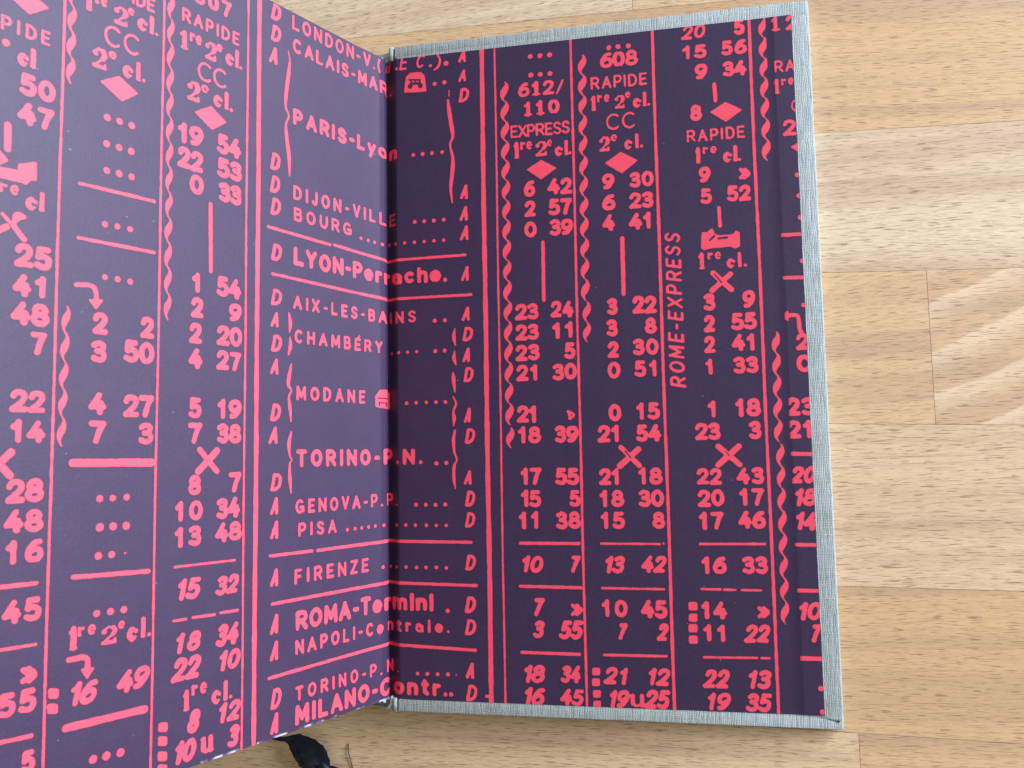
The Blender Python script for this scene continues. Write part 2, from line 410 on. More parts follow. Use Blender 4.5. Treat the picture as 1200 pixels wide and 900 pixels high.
# ------------------------------------------------------------------ print data in page millimetres (u across from the gutter, t down)
TEXTS=[('PIDE',-110.24,-100.54,32.68,35.73,'l'),('cl',-106.8,-103.12,37.55,41.83,'s'),('50',-106.32,-99.2,43.43,48.0,'b'),('47',-106.55,-99.38,49.49,54.16,'b'),('re',-109.55,-105.8,67.61,69.53,'s'),('RAPIDE',-90.82,-77.09,14.82,18.14,'l'),('1',-93.32,-91.8,19.59,24.23,'s'),('re',-91.2,-88.52,19.5,21.87,'s'),('2',-86.99,-83.69,19.98,24.5,'s'),('e',-83.58,-82.03,19.48,21.06,'s'),('cl.',-81.11,-76.18,19.07,23.65,'s'),('CC',-88.98,-80.45,25.54,30.35,'t'),('2',-91.59,-88.2,31.69,36.57,'s'),('e',-87.89,-86.0,31.55,33.18,'s'),('cl.',-84.45,-79.16,31.55,36.13,'s'),('607',-66.84,-56.03,6.47,10.57,'c'),('RAPIDE',-69.94,-53.54,13.48,16.84,'l'),('1',-70.41,-68.09,19.13,23.97,'s'),('re',-67.83,-64.45,18.86,21.15,'s'),('2',-63.64,-60.28,18.97,23.78,'s'),('e',-60.18,-58.55,18.79,20.64,'s'),('cl.',-57.47,-52.63,18.28,23.02,'s'),('CC',-65.52,-56.93,25.08,29.99,'t'),('2',-68.18,-64.66,30.99,36.1,'s'),('e',-64.38,-62.27,30.97,32.88,'s'),('cl.',-60.73,-55.4,30.52,35.28,'s'),('19',-70.45,-63.7,42.4,47.36,'b'),('54',-59.64,-52.68,42.08,47.15,'b'),('22',-70.45,-63.61,48.5,53.6,'b'),('53',-59.56,-52.48,48.14,53.13,'b'),('0',-67.21,-63.4,54.44,59.37,'b'),('33',-59.04,-52.41,54.23,59.26,'b'),('cl',-104.43,-100.62,67.67,71.89,'s'),('25',-106.13,-99.07,79.28,84.11,'b'),('41',-106.35,-100.02,85.62,90.16,'b'),('48',-106.57,-99.08,91.3,96.07,'b'),('7',-102.59,-99.43,97.17,101.91,'b'),('2',-90.09,-86.77,91.47,96.24,'b'),('2',-79.06,-75.77,91.12,96.03,'b'),('3',-90.17,-86.77,97.66,102.45,'b'),('50',-82.83,-75.55,96.92,101.96,'b'),('1',-66.12,-63.91,78.69,83.5,'b'),('54',-59.32,-52.26,78.46,83.45,'b'),('2',-66.25,-62.93,84.73,89.67,'b'),('9',-55.66,-52.0,84.83,89.43,'b'),('2',-66.6,-63.25,91.12,96.08,'b'),('20',-59.14,-51.8,90.77,95.72,'b'),('4',-66.67,-63.15,97.23,102.11,'b'),('27',-59.06,-51.92,97.15,101.92,'b'),('22',-106.22,-99.43,109.35,113.83,'b'),('14',-105.91,-99.25,115.45,120.01,'b'),('28',-106.45,-99.12,127.32,132.11,'b'),('48',-106.54,-99.16,133.35,137.95,'b'),('16',-106.07,-98.99,139.48,144.14,'b'),('4',-90.44,-86.73,109.1,113.89,'b'),('27',-82.7,-75.57,109.29,114.28,'b'),('7',-90.19,-86.44,115.26,120.12,'b'),('3',-79.06,-75.55,115.4,120.21,'b'),('5',-66.47,-63.14,109.12,114.01,'b'),('19',-58.7,-51.78,109.18,114.02,'b'),('7',-66.59,-62.93,115.23,120.2,'b'),('38',-58.62,-51.71,115.23,120.09,'b'),('8',-66.38,-62.97,127.62,132.39,'b'),('7',-55.12,-51.57,127.32,132.21,'b'),('10',-69.65,-62.47,133.61,138.29,'b'),('34',-58.66,-51.94,133.43,138.44,'b'),('13',-69.65,-62.67,139.61,144.33,'b'),('48',-58.88,-51.43,139.44,144.21,'b'),('45',-106.29,-99.07,151.03,155.64,'b'),('55',-106.68,-99.46,169.01,173.58,'b'),('5',-102.05,-99.36,180.99,185.17,'b'),('16',-93.19,-86.85,169.88,174.63,'i'),('49',-82.92,-75.23,169.59,174.34,'i'),('15',-69.16,-62.59,151.69,156.57,'i'),('32',-58.7,-51.91,152.28,156.81,'i'),('18',-69.37,-62.29,164.1,168.59,'i'),('34',-58.53,-51.71,163.89,169.08,'i'),('22',-70.01,-62.2,169.73,174.99,'i'),('10',-57.85,-51.2,170.35,175.08,'i'),('8',-66.01,-62.28,182.14,187.44,'i'),('12',-57.85,-51.06,182.6,187.28,'i'),('10',-69.25,-63.14,188.42,193.48,'i'),('u',-62.19,-58.64,189.04,193.08,'s'),('3',-54.81,-51.3,188.46,193.63,'i'),('1',-66.81,-65.0,177.14,181.96,'s'),('re',-64.75,-60.57,176.5,178.94,'s'),('1',-93.42,-91.35,158.26,163.26,'s'),('re',-91.51,-87.76,158.5,160.57,'s'),('2',-86.56,-83.03,159.35,163.26,'s'),('e',-82.83,-81.28,158.82,160.37,'s'),('cl.',-59.21,-53.75,177.28,182.17,'s'),('cl.',-80.61,-75.25,158.74,163.42,'s'),('D',-43.4,-39.96,0.4,4.98,'d'),('D',-43.35,-39.92,6.42,10.93,'d'),('A',-44.0,-40.74,12.71,17.36,'d'),('A',24.08,26.93,-0.6,3.29,'d'),('A',24.0,26.84,5.87,9.61,'d'),('D',24.06,27.5,11.66,16.06,'d'),('D',-43.4,-40.02,42.18,46.86,'d'),('D',-43.35,-39.98,48.38,52.98,'d'),('LONDON-V.(',-36.14,-2.3,0.89,4.91,'l'),('H',-0.42,1.86,-0.87,3.59,'k'),('E',4.94,7.87,-0.89,3.82,'k'),('C',10.36,13.54,-0.56,3.71,'k'),('CALAIS-MAR.',-35.96,1.96,7.38,11.39,'m'),('PARIS-Lyon',-35.69,4.06,27.55,32.05,'B'),('D',-43.16,-39.72,54.58,59.1,'d'),('A',24.0,26.94,42.11,46.55,'d'),('A',23.92,26.98,48.74,53.17,'d'),('A',23.84,27.03,54.81,59.29,'d'),('D',-42.85,-39.35,66.98,71.47,'d'),('A',24.01,26.93,67.31,71.75,'d'),('D',-42.75,-39.2,79.16,83.38,'d'),('A',24.05,27.02,79.69,83.9,'d'),('A',-42.91,-39.93,85.46,89.44,'d'),('D',-42.65,-39.18,91.46,95.87,'d'),('D',24.3,27.59,85.85,90.04,'d'),('A',24.22,27.04,91.98,96.28,'d'),('D',24.41,27.61,97.89,102.24,'d'),('A',-42.94,-39.84,97.71,101.87,'d'),('DIJON-VILLE',-35.57,3.38,49.3,53.2,'m'),('BOURG',-35.32,-14.04,55.47,59.17,'m'),('LYON-Perrache.',-35.25,19.49,66.55,71.52,'B'),('AIX-LES-BAINS',-35.4,9.83,79.97,83.61,'m'),('CHAMBÉRY',-34.91,-2.1,89.28,92.9,'m'),('MODANE',-34.18,-8.8,104.52,108.34,'m'),('D',-42.71,-39.33,109.71,114.18,'d'),('A',-43.33,-39.92,115.75,120.19,'d'),('A',24.44,26.98,110.01,114.33,'d'),('D',24.55,27.8,116.23,120.65,'d'),('A',24.2,26.98,128.51,132.58,'d'),('D',-42.55,-38.93,128.05,132.51,'d'),('A',-42.64,-39.57,134.15,138.54,'d'),('D',24.44,27.6,134.65,139.14,'d'),('A',-42.59,-39.53,140.18,144.82,'d'),('D',24.36,27.51,140.82,145.17,'d'),('D',24.32,27.59,153.09,157.53,'d'),('TORINO-P.N.',-34.23,11.34,121.78,126.46,'B'),('GENOVA-P.P.',-34.38,3.52,135.08,138.81,'m'),('PISA',-33.41,-19.85,141.36,144.97,'m'),('FIRENZE',-34.56,-7.71,153.37,157.27,'m'),('A',-42.49,-39.44,152.54,156.97,'d'),('A',-42.39,-39.36,164.14,168.97,'d'),('D',24.03,27.42,165.2,169.78,'d'),('A',-42.33,-39.31,170.84,175.65,'d'),('D',23.94,27.32,171.8,176.24,'d'),('D',-42.1,-38.54,182.75,187.78,'d'),('A',23.91,26.89,183.93,188.45,'d'),('A',-42.18,-39.18,188.8,193.91,'d'),('D',24.01,27.43,190.25,194.76,'d'),('ROMA-Termini',-34.22,14.48,164.36,169.5,'B'),('NAPOLI-Centrale.',-34.18,19.13,171.93,175.67,'n'),('TORINO-P.N.',-34.12,3.6,183.88,187.48,'m'),('MILANO-Contr..',-34.09,19.88,188.79,193.78,'B'),('612',42.59,53.62,11.91,16.38,'c'),('110',44.12,55.03,18.08,22.53,'c'),('EXPRESS',39.99,58.15,25.0,28.85,'l'),('1',40.94,42.77,30.07,35.35,'s'),('re',42.86,46.64,30.24,32.75,'s'),('2',47.45,51.14,30.53,35.26,'s'),('e',51.17,52.66,30.34,32.44,'s'),('cl.',53.39,58.32,30.81,35.51,'s'),('6',43.78,47.21,42.38,47.41,'b'),('42',51.08,58.24,42.32,47.26,'b'),('608',67.63,78.65,5.3,10.04,'c'),('RAPIDE',64.71,81.18,12.57,16.32,'l'),('1',64.43,66.21,18.14,22.85,'s'),('re',66.37,70.16,18.14,20.42,'s'),('2',71.37,74.51,18.71,22.88,'s'),('e',74.69,76.31,18.0,19.82,'s'),('cl.',77.01,81.79,18.43,22.95,'s'),('CC',69.01,77.77,24.16,29.03,'t'),('2',66.63,69.78,30.77,35.43,'s'),('e',70.07,72.14,30.56,32.5,'s'),('cl.',74.16,79.37,30.76,35.26,'s'),('9',67.27,70.84,42.16,46.98,'b'),('30',75.18,82.27,42.36,46.96,'b'),('2',43.85,47.21,48.54,53.49,'b'),('57',51.07,58.09,48.63,53.62,'b'),('0',43.67,47.41,54.91,59.77,'b'),('39',51.26,58.25,54.81,59.77,'b'),('6',67.1,70.97,48.39,53.25,'b'),('23',74.88,81.95,48.55,53.32,'b'),('4',67.06,70.67,54.47,59.44,'b'),('41',74.7,81.08,54.58,59.53,'b'),('23',40.49,47.41,79.57,84.37,'b'),('24',51.17,57.79,79.37,84.25,'b'),('23',40.38,47.41,85.77,90.55,'b'),('11',51.35,57.52,85.66,90.46,'b'),('23',40.26,47.48,91.82,96.64,'b'),('5',54.86,58.12,91.69,96.52,'b'),('21',40.6,46.84,97.86,102.66,'b'),('30',51.27,58.47,97.83,102.65,'b'),('3',67.63,70.59,79.42,84.24,'b'),('22',74.89,81.82,79.18,84.29,'b'),('3',67.34,70.54,85.55,90.48,'b'),('8',78.35,81.68,85.59,90.35,'b'),('2',67.48,70.67,91.92,96.71,'b'),('30',74.77,82.09,91.62,96.38,'b'),('0',67.25,70.98,98.01,102.89,'b'),('51',74.95,81.29,97.93,102.61,'b'),('21',40.44,46.28,109.9,114.91,'b'),('18',40.65,47.41,115.98,120.97,'b'),('39',51.49,58.46,116.06,121.0,'b'),('17',41.18,47.35,128.13,133.08,'b'),('55',51.34,58.34,128.28,133.19,'b'),('15',41.25,47.15,134.44,139.36,'b'),('5',55.29,58.49,134.63,139.44,'b'),('11',40.44,46.27,140.65,145.68,'b'),('38',51.44,58.46,140.7,145.69,'b'),('10',40.7,47.57,153.32,158.18,'i'),('7',54.85,58.04,153.13,157.88,'i'),('0',67.28,70.94,110.18,115.08,'b'),('15',75.13,81.74,109.97,114.85,'b'),('21',63.88,70.1,116.05,121.01,'b'),('54',74.94,81.89,116.31,121.17,'b'),('21',64.04,69.81,128.58,133.32,'b'),('18',75.17,81.91,128.44,133.32,'b'),('18',64.12,70.96,134.66,139.5,'b'),('30',74.98,82.18,134.76,139.56,'b'),('15',64.14,71.09,140.76,145.58,'b'),('8',78.73,82.22,140.83,145.6,'b'),('13',64.71,70.73,153.2,158.09,'i'),('42',75.02,82.29,153.14,157.88,'i'),('7',43.72,47.31,165.22,170.34,'i'),('3',43.9,47.49,171.59,176.51,'i'),('55',51.3,58.49,171.45,176.75,'i'),('18',40.62,47.53,184.05,189.11,'i'),('34',51.51,57.76,183.91,188.75,'i'),('16',40.75,47.27,190.29,195.33,'i'),('45',51.24,58.32,190.41,194.94,'i'),('10',63.96,71.14,165.53,170.32,'b'),('45',74.82,82.06,165.37,170.36,'b'),('7',67.93,70.78,171.84,176.42,'i'),('2',78.87,82.26,171.74,176.57,'i'),('21',63.88,70.6,184.08,188.76,'i'),('12',75.73,82.32,184.02,188.71,'i'),('19',64.91,70.95,190.23,195.12,'i'),('u',70.94,75.23,191.13,194.77,'s'),('25',74.84,82.12,189.89,195.03,'i'),('20',91.47,98.55,-0.36,3.86,'h'),('5',106.52,109.51,-0.5,4.18,'b'),('15',91.63,98.57,5.91,9.92,'b'),('56',102.68,109.75,5.56,9.98,'b'),('9',95.01,98.53,11.73,16.41,'b'),('34',102.86,109.43,11.82,16.41,'b'),('8',93.25,96.58,23.76,28.54,'b'),('RAPIDE',92.1,108.26,31.32,34.88,'l'),('1',94.31,95.87,36.61,41.54,'s'),('re',96.34,100.36,36.66,38.68,'s'),('9',95.0,98.3,42.56,47.28,'b'),('5',95.2,98.36,48.88,53.39,'b'),('52',102.65,109.19,48.66,53.2,'b'),('12',116.62,124.24,0.07,4.4,'c'),('RA',117.25,122.8,13.21,16.67,'l'),('1',116.83,118.53,18.54,23.0,'s'),('re',118.81,122.31,18.62,20.63,'s'),('C',121.29,125.17,24.86,28.72,'t'),('2',118.8,122.4,30.88,35.54,'c'),('cl.',101.97,106.95,36.82,41.64,'s'),('2',119.68,123.07,92.1,96.69,'b'),('0',119.4,123.52,98.06,102.92,'b'),('1',93.92,95.95,67.53,72.48,'s'),('re',96.53,100.38,67.57,69.61,'s'),('cl.',101.97,107.19,67.95,72.37,'s'),('3',95.04,98.23,79.47,84.37,'b'),('9',105.85,109.34,79.14,84.19,'b'),('2',94.93,98.0,85.6,90.49,'b'),('55',102.29,109.43,85.42,90.27,'b'),('2',94.71,97.83,91.7,96.57,'b'),('41',102.34,108.55,91.5,96.33,'b'),('1',94.96,96.95,98.17,102.64,'b'),('33',102.5,109.32,97.86,102.61,'b'),('1',95.05,97.27,110.08,114.76,'b'),('18',102.62,109.52,109.7,114.78,'b'),('23',91.31,98.37,116.17,120.97,'b'),('3',106.11,109.42,116.06,121.1,'b'),('22',91.45,98.19,128.86,133.43,'b'),('43',102.17,109.47,128.72,133.43,'b'),('20',91.41,98.65,134.8,139.53,'b'),('17',102.68,109.4,134.61,139.42,'b'),('17',91.47,98.24,140.89,145.84,'b'),('46',102.27,109.54,140.65,145.56,'b'),('16',91.73,98.52,153.18,158.02,'b'),('33',102.8,109.47,153.18,157.92,'b'),('23',116.22,123.7,109.82,114.84,'b'),('21',116.23,122.69,116.14,121.13,'b'),('20',116.53,123.5,128.75,133.41,'i'),('18',116.93,123.33,134.76,139.57,'i'),('14',116.82,123.31,141.13,146.04,'i'),('14',91.35,98.22,165.47,170.22,'b'),('11',91.7,97.64,171.77,176.38,'b'),('22',102.46,109.48,171.55,176.41,'i'),('22',91.08,98.31,183.74,188.77,'i'),('13',102.71,109.29,183.67,188.66,'i'),('19',91.6,98.41,190.0,194.73,'i'),('35',102.01,109.26,189.81,194.72,'i'),('10',116.58,123.28,165.32,170.14,'i'),('7',119.61,122.52,171.26,176.0,'i')]
VTEXT=[('ROME-EXPRESS',84.81,89.48,61.01,106.0)]
STROKES=[([(-109.26,38.3,0.717)],0),([(-108.32,55.47,0.621),(-108.25,60.37,0.619)],0),([(-87.88,47.21,0.735)],0),([(-85.06,47.19,0.744)],0),([(-82.11,47.25,0.753)],0),([(-87.89,53.27,0.732)],0),([(-85.02,53.26,0.741)],0),([(-82.13,53.32,0.75)],0),([(-87.74,59.35,0.728)],0),([(-84.88,59.32,0.737)],0),([(-81.95,59.29,0.747)],0),([(-93.65,63.81,0.33),(-76.26,63.67,0.356)],0),([(-108.79,74.02,0.349),(-107.46,75.26,0.351)],0),([(-110.8,78.68,0.602),(-107.91,76.42,0.612)],0),([(-106.5,75.14,0.44),(-105.88,73.89,0.796),(-104.65,73.75,0.4)],0),([(-106.8,75.65,0.527),(-105.66,77.18,0.53),(-104.59,78.38,0.532)],0),([(-93.75,86.14,0.463),(-90.53,85.88,0.47),(-89.51,87.05,0.471),(-89.37,89.01,0.471)],0),([(-87.83,71.63,0.625)],0),([(-85.0,71.55,0.633)],0),([(-81.99,71.5,0.641)],0),([(-87.55,83.5,0.62)],0),([(-84.67,83.52,0.627)],0),([(-81.73,83.53,0.635)],0),([(-93.56,75.83,0.327),(-76.13,75.83,0.352)],0),([(-61.36,60.91,0.486),(-61.05,77.67,0.481)],0),([(-105.7,121.92,0.722),(-109.85,126.25,0.705)],0),([(-109.99,121.68,0.665),(-105.75,126.58,0.677)],0),([(-63.45,121.63,0.665),(-58.67,126.86,0.675)],0),([(-58.68,121.86,0.834),(-63.77,126.83,0.814)],0),([(-93.51,124.26,0.808),(-75.78,124.48,0.873)],0),([(-87.51,132.04,0.687)],0),([(-84.67,132.1,0.696)],0),([(-81.5,132.02,0.706)],0),([(-87.36,138.17,0.821)],0),([(-84.43,138.22,0.832)],0),([(-81.46,138.31,0.843)],0),([(-87.54,144.28,0.726)],0),([(-84.62,144.27,0.735)],0),([(-81.57,144.26,0.186)],0),([(-92.79,148.09,0.441),(-76.01,148.88,0.475)],0),([(-69.53,148.73,0.244),(-53.22,148.92,0.261)],0),([(-102.07,165.08,0.541),(-100.95,166.36,0.544),(-102.01,167.24,0.54)],0),([(-101.1,165.08,0.544),(-99.93,166.45,0.546),(-100.91,167.4,0.543)],0),([(-107.61,148.27,0.37),(-100.13,148.35,0.384)],0),([(-107.22,160.35,0.285),(-99.9,160.51,0.296)],0),([(-106.66,177.97,0.362),(-100.19,178.25,0.374)],0),([(-93.5,178.55,0.729),(-76.25,179.03,0.787)],0),([(-69.58,160.99,0.29),(-66.42,161.03,0.294)],0),([(-64.64,160.98,0.296),(-58.78,161.24,0.303)],0),([(-57.12,161.1,0.305),(-52.26,161.2,0.311)],0),([(-93.3,164.91,0.521),(-89.67,165.21,0.53),(-89.24,167.81,0.529)],0),([(-87.61,156.37,0.718)],0),([(-84.62,156.44,0.728)],0),([(-81.59,156.51,0.737)],0),([(-87.64,186.46,0.831)],0),([(-84.79,186.6,0.842)],0),([(-81.68,186.79,0.854)],0),([(4.02,3.17,0.484)],0),([(15.11,3.4,0.48)],0),([(17.41,0.02,0.274),(18.21,1.82,0.342),(17.71,3.82,0.342),(16.33,4.91,0.205)],0),([(20.11,3.2,0.752)],0),([(8.17,7.2,0.275),(11.83,7.65,0.274)],1),([(8.57,9.37,0.824)],1),([(11.82,9.5,0.822)],1),([(8.58,8.55,0.412),(11.82,8.68,0.411)],1),([(8.93,7.35,0.275),(8.78,9.05,0.275)],1),([(11.56,7.62,0.274),(11.68,9.35,0.274)],1),([(10.25,7.55,0.206),(10.24,8.52,0.206)],1),([(16.42,9.37,0.614)],0),([(19.56,9.22,0.613)],0),([(9.36,31.41,0.575)],0),([(12.38,31.34,0.574)],0),([(15.38,31.33,0.572)],0),([(18.57,31.28,0.571)],0),([(-37.57,11.84,0.122),(-37.04,14.39,0.245),(-37.45,18.53,0.548),(-38.29,24.91,0.544),(-38.27,28.23,0.301),(-37.31,30.33,0.242),(-38.23,33.04,0.3),(-38.0,36.28,0.54),(-37.09,42.02,0.539),(-36.91,47.07,0.179)],0),([(21.03,12.03,0.136),(21.01,13.72,0.204)],0),([(20.65,15.05,0.339),(20.95,18.47,0.609),(21.77,23.95,0.606),(22.01,26.67,0.471),(21.16,29.29,0.269),(21.93,33.38,0.468),(21.81,37.39,0.601),(21.21,42.68,0.466),(21.62,47.37,0.199)],0),([(9.67,52.48,0.6)],0),([(12.66,52.5,0.599)],0),([(15.71,52.51,0.598)],0),([(18.88,52.48,0.596)],0),([(15.73,83.37,0.586)],0),([(18.86,83.39,0.584)],0),([(15.77,92.66,0.582)],0),([(18.76,92.58,0.581)],0),([(-10.36,59.13,0.486)],0),([(-7.47,59.2,0.491)],0),([(-4.89,59.34,0.495)],0),([(-1.99,59.29,0.499)],0),([(0.92,58.76,0.501)],0),([(3.33,58.86,0.5)],0),([(6.34,58.79,0.499)],0),([(9.48,58.8,0.498)],0),([(12.6,58.81,0.497)],0),([(15.71,58.82,0.496)],0),([(18.81,58.76,0.495)],0),([(1.63,92.66,0.49)],0),([(4.21,92.64,0.489)],0),([(7.05,92.62,0.488)],0),([(9.94,92.55,0.487)],0),([(-44.01,62.77,0.346),(-22.28,63.4,0.373)],0),([(-20.67,63.15,0.375),(-0.83,64.06,0.4)],0),([(-0.83,64.06,0.4),(25.41,63.79,0.393)],0),([(-42.39,75.19,0.344),(-0.91,76.07,0.396)],0),([(-0.91,76.07,0.396),(27.1,76.02,0.389)],0),([(-36.9,84.97,0.174),(-36.38,87.7,0.523),(-36.72,90.24,0.174)],0),([(-36.5,91.49,0.174),(-36.34,93.91,0.521),(-36.97,96.28,0.173)],0),([(-36.02,98.86,0.231),(-36.65,101.9,0.517),(-36.99,104.51,0.458),(-35.91,105.88,0.23),(-36.76,107.65,0.286),(-36.38,110.78,0.457),(-36.01,114.2,0.171)],0),([(21.95,86.07,0.194),(21.59,88.64,0.581),(22.08,91.11,0.193)],0),([(21.8,92.84,0.193),(21.58,94.95,0.578),(22.14,96.9,0.192)],0),([(21.26,99.25,0.192),(21.36,101.49,0.576),(21.71,105.03,0.255)],0),([(-3.8,106.52,0.256),(-0.2,106.55,0.259)],1),([(-3.36,107.71,0.32),(-3.19,108.67,0.32)],1),([(-0.93,107.81,0.323),(-0.85,108.77,0.323)],1),([(-3.36,107.91,0.256),(-0.66,107.93,0.259)],1),([(6.66,108.1,0.548)],0),([(9.68,108.05,0.546)],0),([(12.82,108.02,0.545)],0),([(15.81,108.04,0.544)],0),([(18.78,108.07,0.543)],0),([(21.17,106.6,0.191),(22.06,108.67,0.318),(21.25,110.75,0.318),(21.42,112.98,0.572),(21.2,115.2,0.19)],0),([(-35.99,117.22,0.228),(-36.68,120.18,0.51),(-36.38,123.3,0.227),(-35.73,124.44,0.17),(-36.36,125.57,0.226),(-36.34,129.24,0.508),(-35.89,133.2,0.169)],0),([(21.64,116.67,0.253),(21.14,119.45,0.506),(21.36,123.12,0.315),(22.05,125.33,0.252),(21.25,127.21,0.378),(21.13,130.98,0.502),(21.56,133.81,0.188)],0),([(15.75,126.31,0.601)],0),([(18.84,126.23,0.599)],0),([(9.36,138.49,0.567)],0),([(12.4,138.51,0.566)],0),([(15.36,138.53,0.564)],0),([(18.37,138.48,0.563)],0),([(-15.84,144.55,0.479)],0),([(-12.89,144.48,0.484)],0),([(-10.3,144.45,0.489)],0),([(-7.66,144.41,0.493)],0),([(-5.07,144.31,0.497)],0),([(-1.89,144.36,0.502)],0),([(3.14,144.52,0.504)],0),([(6.13,144.52,0.503)],0),([(9.11,144.53,0.502)],0),([(12.47,144.53,0.501)],0),([(15.56,144.6,0.5)],0),([(18.63,144.6,0.498)],0),([(-2.23,156.59,0.497)],0),([(0.8,156.84,0.501)],0),([(3.06,156.83,0.5)],0),([(6.11,156.8,0.499)],0),([(9.4,156.9,0.498)],0),([(12.29,156.88,0.497)],0),([(15.43,156.86,0.496)],0),([(18.48,156.96,0.494)],0),([(-42.6,149.06,0.38),(-28.64,149.17,0.4)],0),([(-26.78,149.24,0.403),(-1.39,149.18,0.439)],0),([(-1.39,149.18,0.439),(26.07,149.5,0.432)],0),([(-41.83,161.33,0.378),(-1.47,161.35,0.435)],0),([(-1.47,161.35,0.435),(27.5,161.97,0.428)],0),([(-42.67,179.76,0.371),(-1.58,179.26,0.429)],0),([(-1.58,179.26,0.429),(26.91,180.4,0.423)],0),([(18.73,169.32,0.613)],0),([(9.41,187.51,0.548)],0),([(12.39,187.54,0.547)],0),([(15.5,187.57,0.546)],0),([(18.65,187.47,0.545)],0),([(21.08,187.52,0.242)],0),([(30.01,193.23,0.418),(31.26,193.3,0.418)],0),([(46.54,3.94,0.737)],0),([(49.55,4.01,0.735)],0),([(52.48,4.07,0.734)],0),([(46.62,9.78,0.734)],0),([(49.49,9.89,0.733)],0),([(52.48,9.94,0.731)],0),([(70.27,3.87,0.724)],0),([(73.05,3.79,0.723)],0),([(76.07,3.94,0.721)],0),([(54.41,16.32,0.264),(56.24,12.47,0.265)],0),([(49.25,61.44,0.515),(49.14,78.81,0.509)],0),([(72.64,61.86,0.601),(72.54,78.3,0.594)],0),([(55.63,112.01,0.31),(56.09,113.75,0.309)],0),([(55.51,111.88,0.372),(57.23,112.98,0.371),(55.96,114.0,0.371)],0),([(70.47,122.61,0.668),(75.62,127.9,0.663)],0),([(75.4,123.24,0.847),(70.08,127.88,0.848)],0),([(71.66,123.54,0.182),(73.17,125.57,0.182)],1),([(40.75,149.72,0.427),(57.75,149.8,0.422)],0),([(64.14,149.79,0.3),(80.59,149.87,0.296)],0),([(81.6,149.74,0.296)],0),([(55.56,167.14,0.477),(56.61,168.41,0.476),(55.49,169.71,0.476)],0),([(56.8,167.18,0.536),(57.96,168.38,0.535),(56.74,169.62,0.535)],0),([(106.76,44.17,0.498),(107.65,45.43,0.498),(106.66,46.54,0.498)],0),([(107.84,44.32,0.56),(108.82,45.53,0.559),(107.75,46.56,0.559)],0),([(106.8,167.07,0.458),(107.77,168.2,0.457),(106.7,169.36,0.457)],0),([(107.97,167.11,0.514),(109.05,168.17,0.514),(107.88,169.28,0.514)],0),([(40.52,162.0,0.424),(58.05,162.22,0.418)],0),([(40.61,180.65,0.418),(57.17,180.75,0.413)],0),([(64.11,162.26,0.297),(81.36,162.34,0.293)],0),([(64.16,180.74,0.352),(81.46,180.62,0.347)],0),([(100.36,18.27,0.51),(100.54,23.2,0.508)],0),([(122.07,47.0,0.614)],0),([(122.15,53.03,0.612)],0),([(122.27,59.29,0.609)],0),([(122.28,71.65,0.604)],0),([(122.12,84.12,0.599)],0),([(116.43,63.96,0.488),(123.48,64.07,0.485)],0),([(116.37,76.14,0.484),(123.77,76.39,0.481)],0),([(117.33,86.89,0.54),(119.9,86.89,0.539),(120.54,87.76,0.538),(120.75,90.65,0.537),(121.36,92.17,0.536)],0),([(100.31,54.9,0.497),(100.41,60.07,0.496)],0),([(97.41,64.09,0.31),(98.7,62.94,0.31)],1),([(99.97,63.77,0.371),(102.22,63.61,0.37)],1),([(97.95,73.65,0.738),(102.82,78.6,0.733)],0),([(102.76,74.18,0.735),(97.52,78.68,0.736)],0),([(98.4,74.05,0.246),(100.2,76.49,0.245)],1),([(97.57,122.83,0.714),(103.2,128.02,0.708)],0),([(103.12,122.94,0.769),(97.32,128.05,0.77)],0),([(99.27,124.05,0.178),(100.43,125.43,0.178)],1),([(91.59,149.84,0.352),(108.98,149.8,0.347)],0),([(116.62,125.25,0.526),(123.76,125.43,0.523)],0),([(116.53,149.95,0.46),(123.73,150.05,0.457)],0),([(91.61,162.16,0.291),(96.61,162.21,0.289)],0),([(97.69,162.26,0.289),(100.71,162.28,0.288)],0),([(102.42,162.31,0.288),(107.5,162.36,0.287)],0),([(91.57,180.63,0.287),(105.63,180.42,0.284)],0),([(106.86,180.44,0.283),(108.87,180.39,0.283)],0),([(116.55,162.19,0.456),(123.15,162.28,0.453)],0),([(116.3,180.18,0.562),(122.86,180.17,0.559)],0),([(121.85,187.95,0.668)],0),([(121.94,194.05,0.665)],0)]
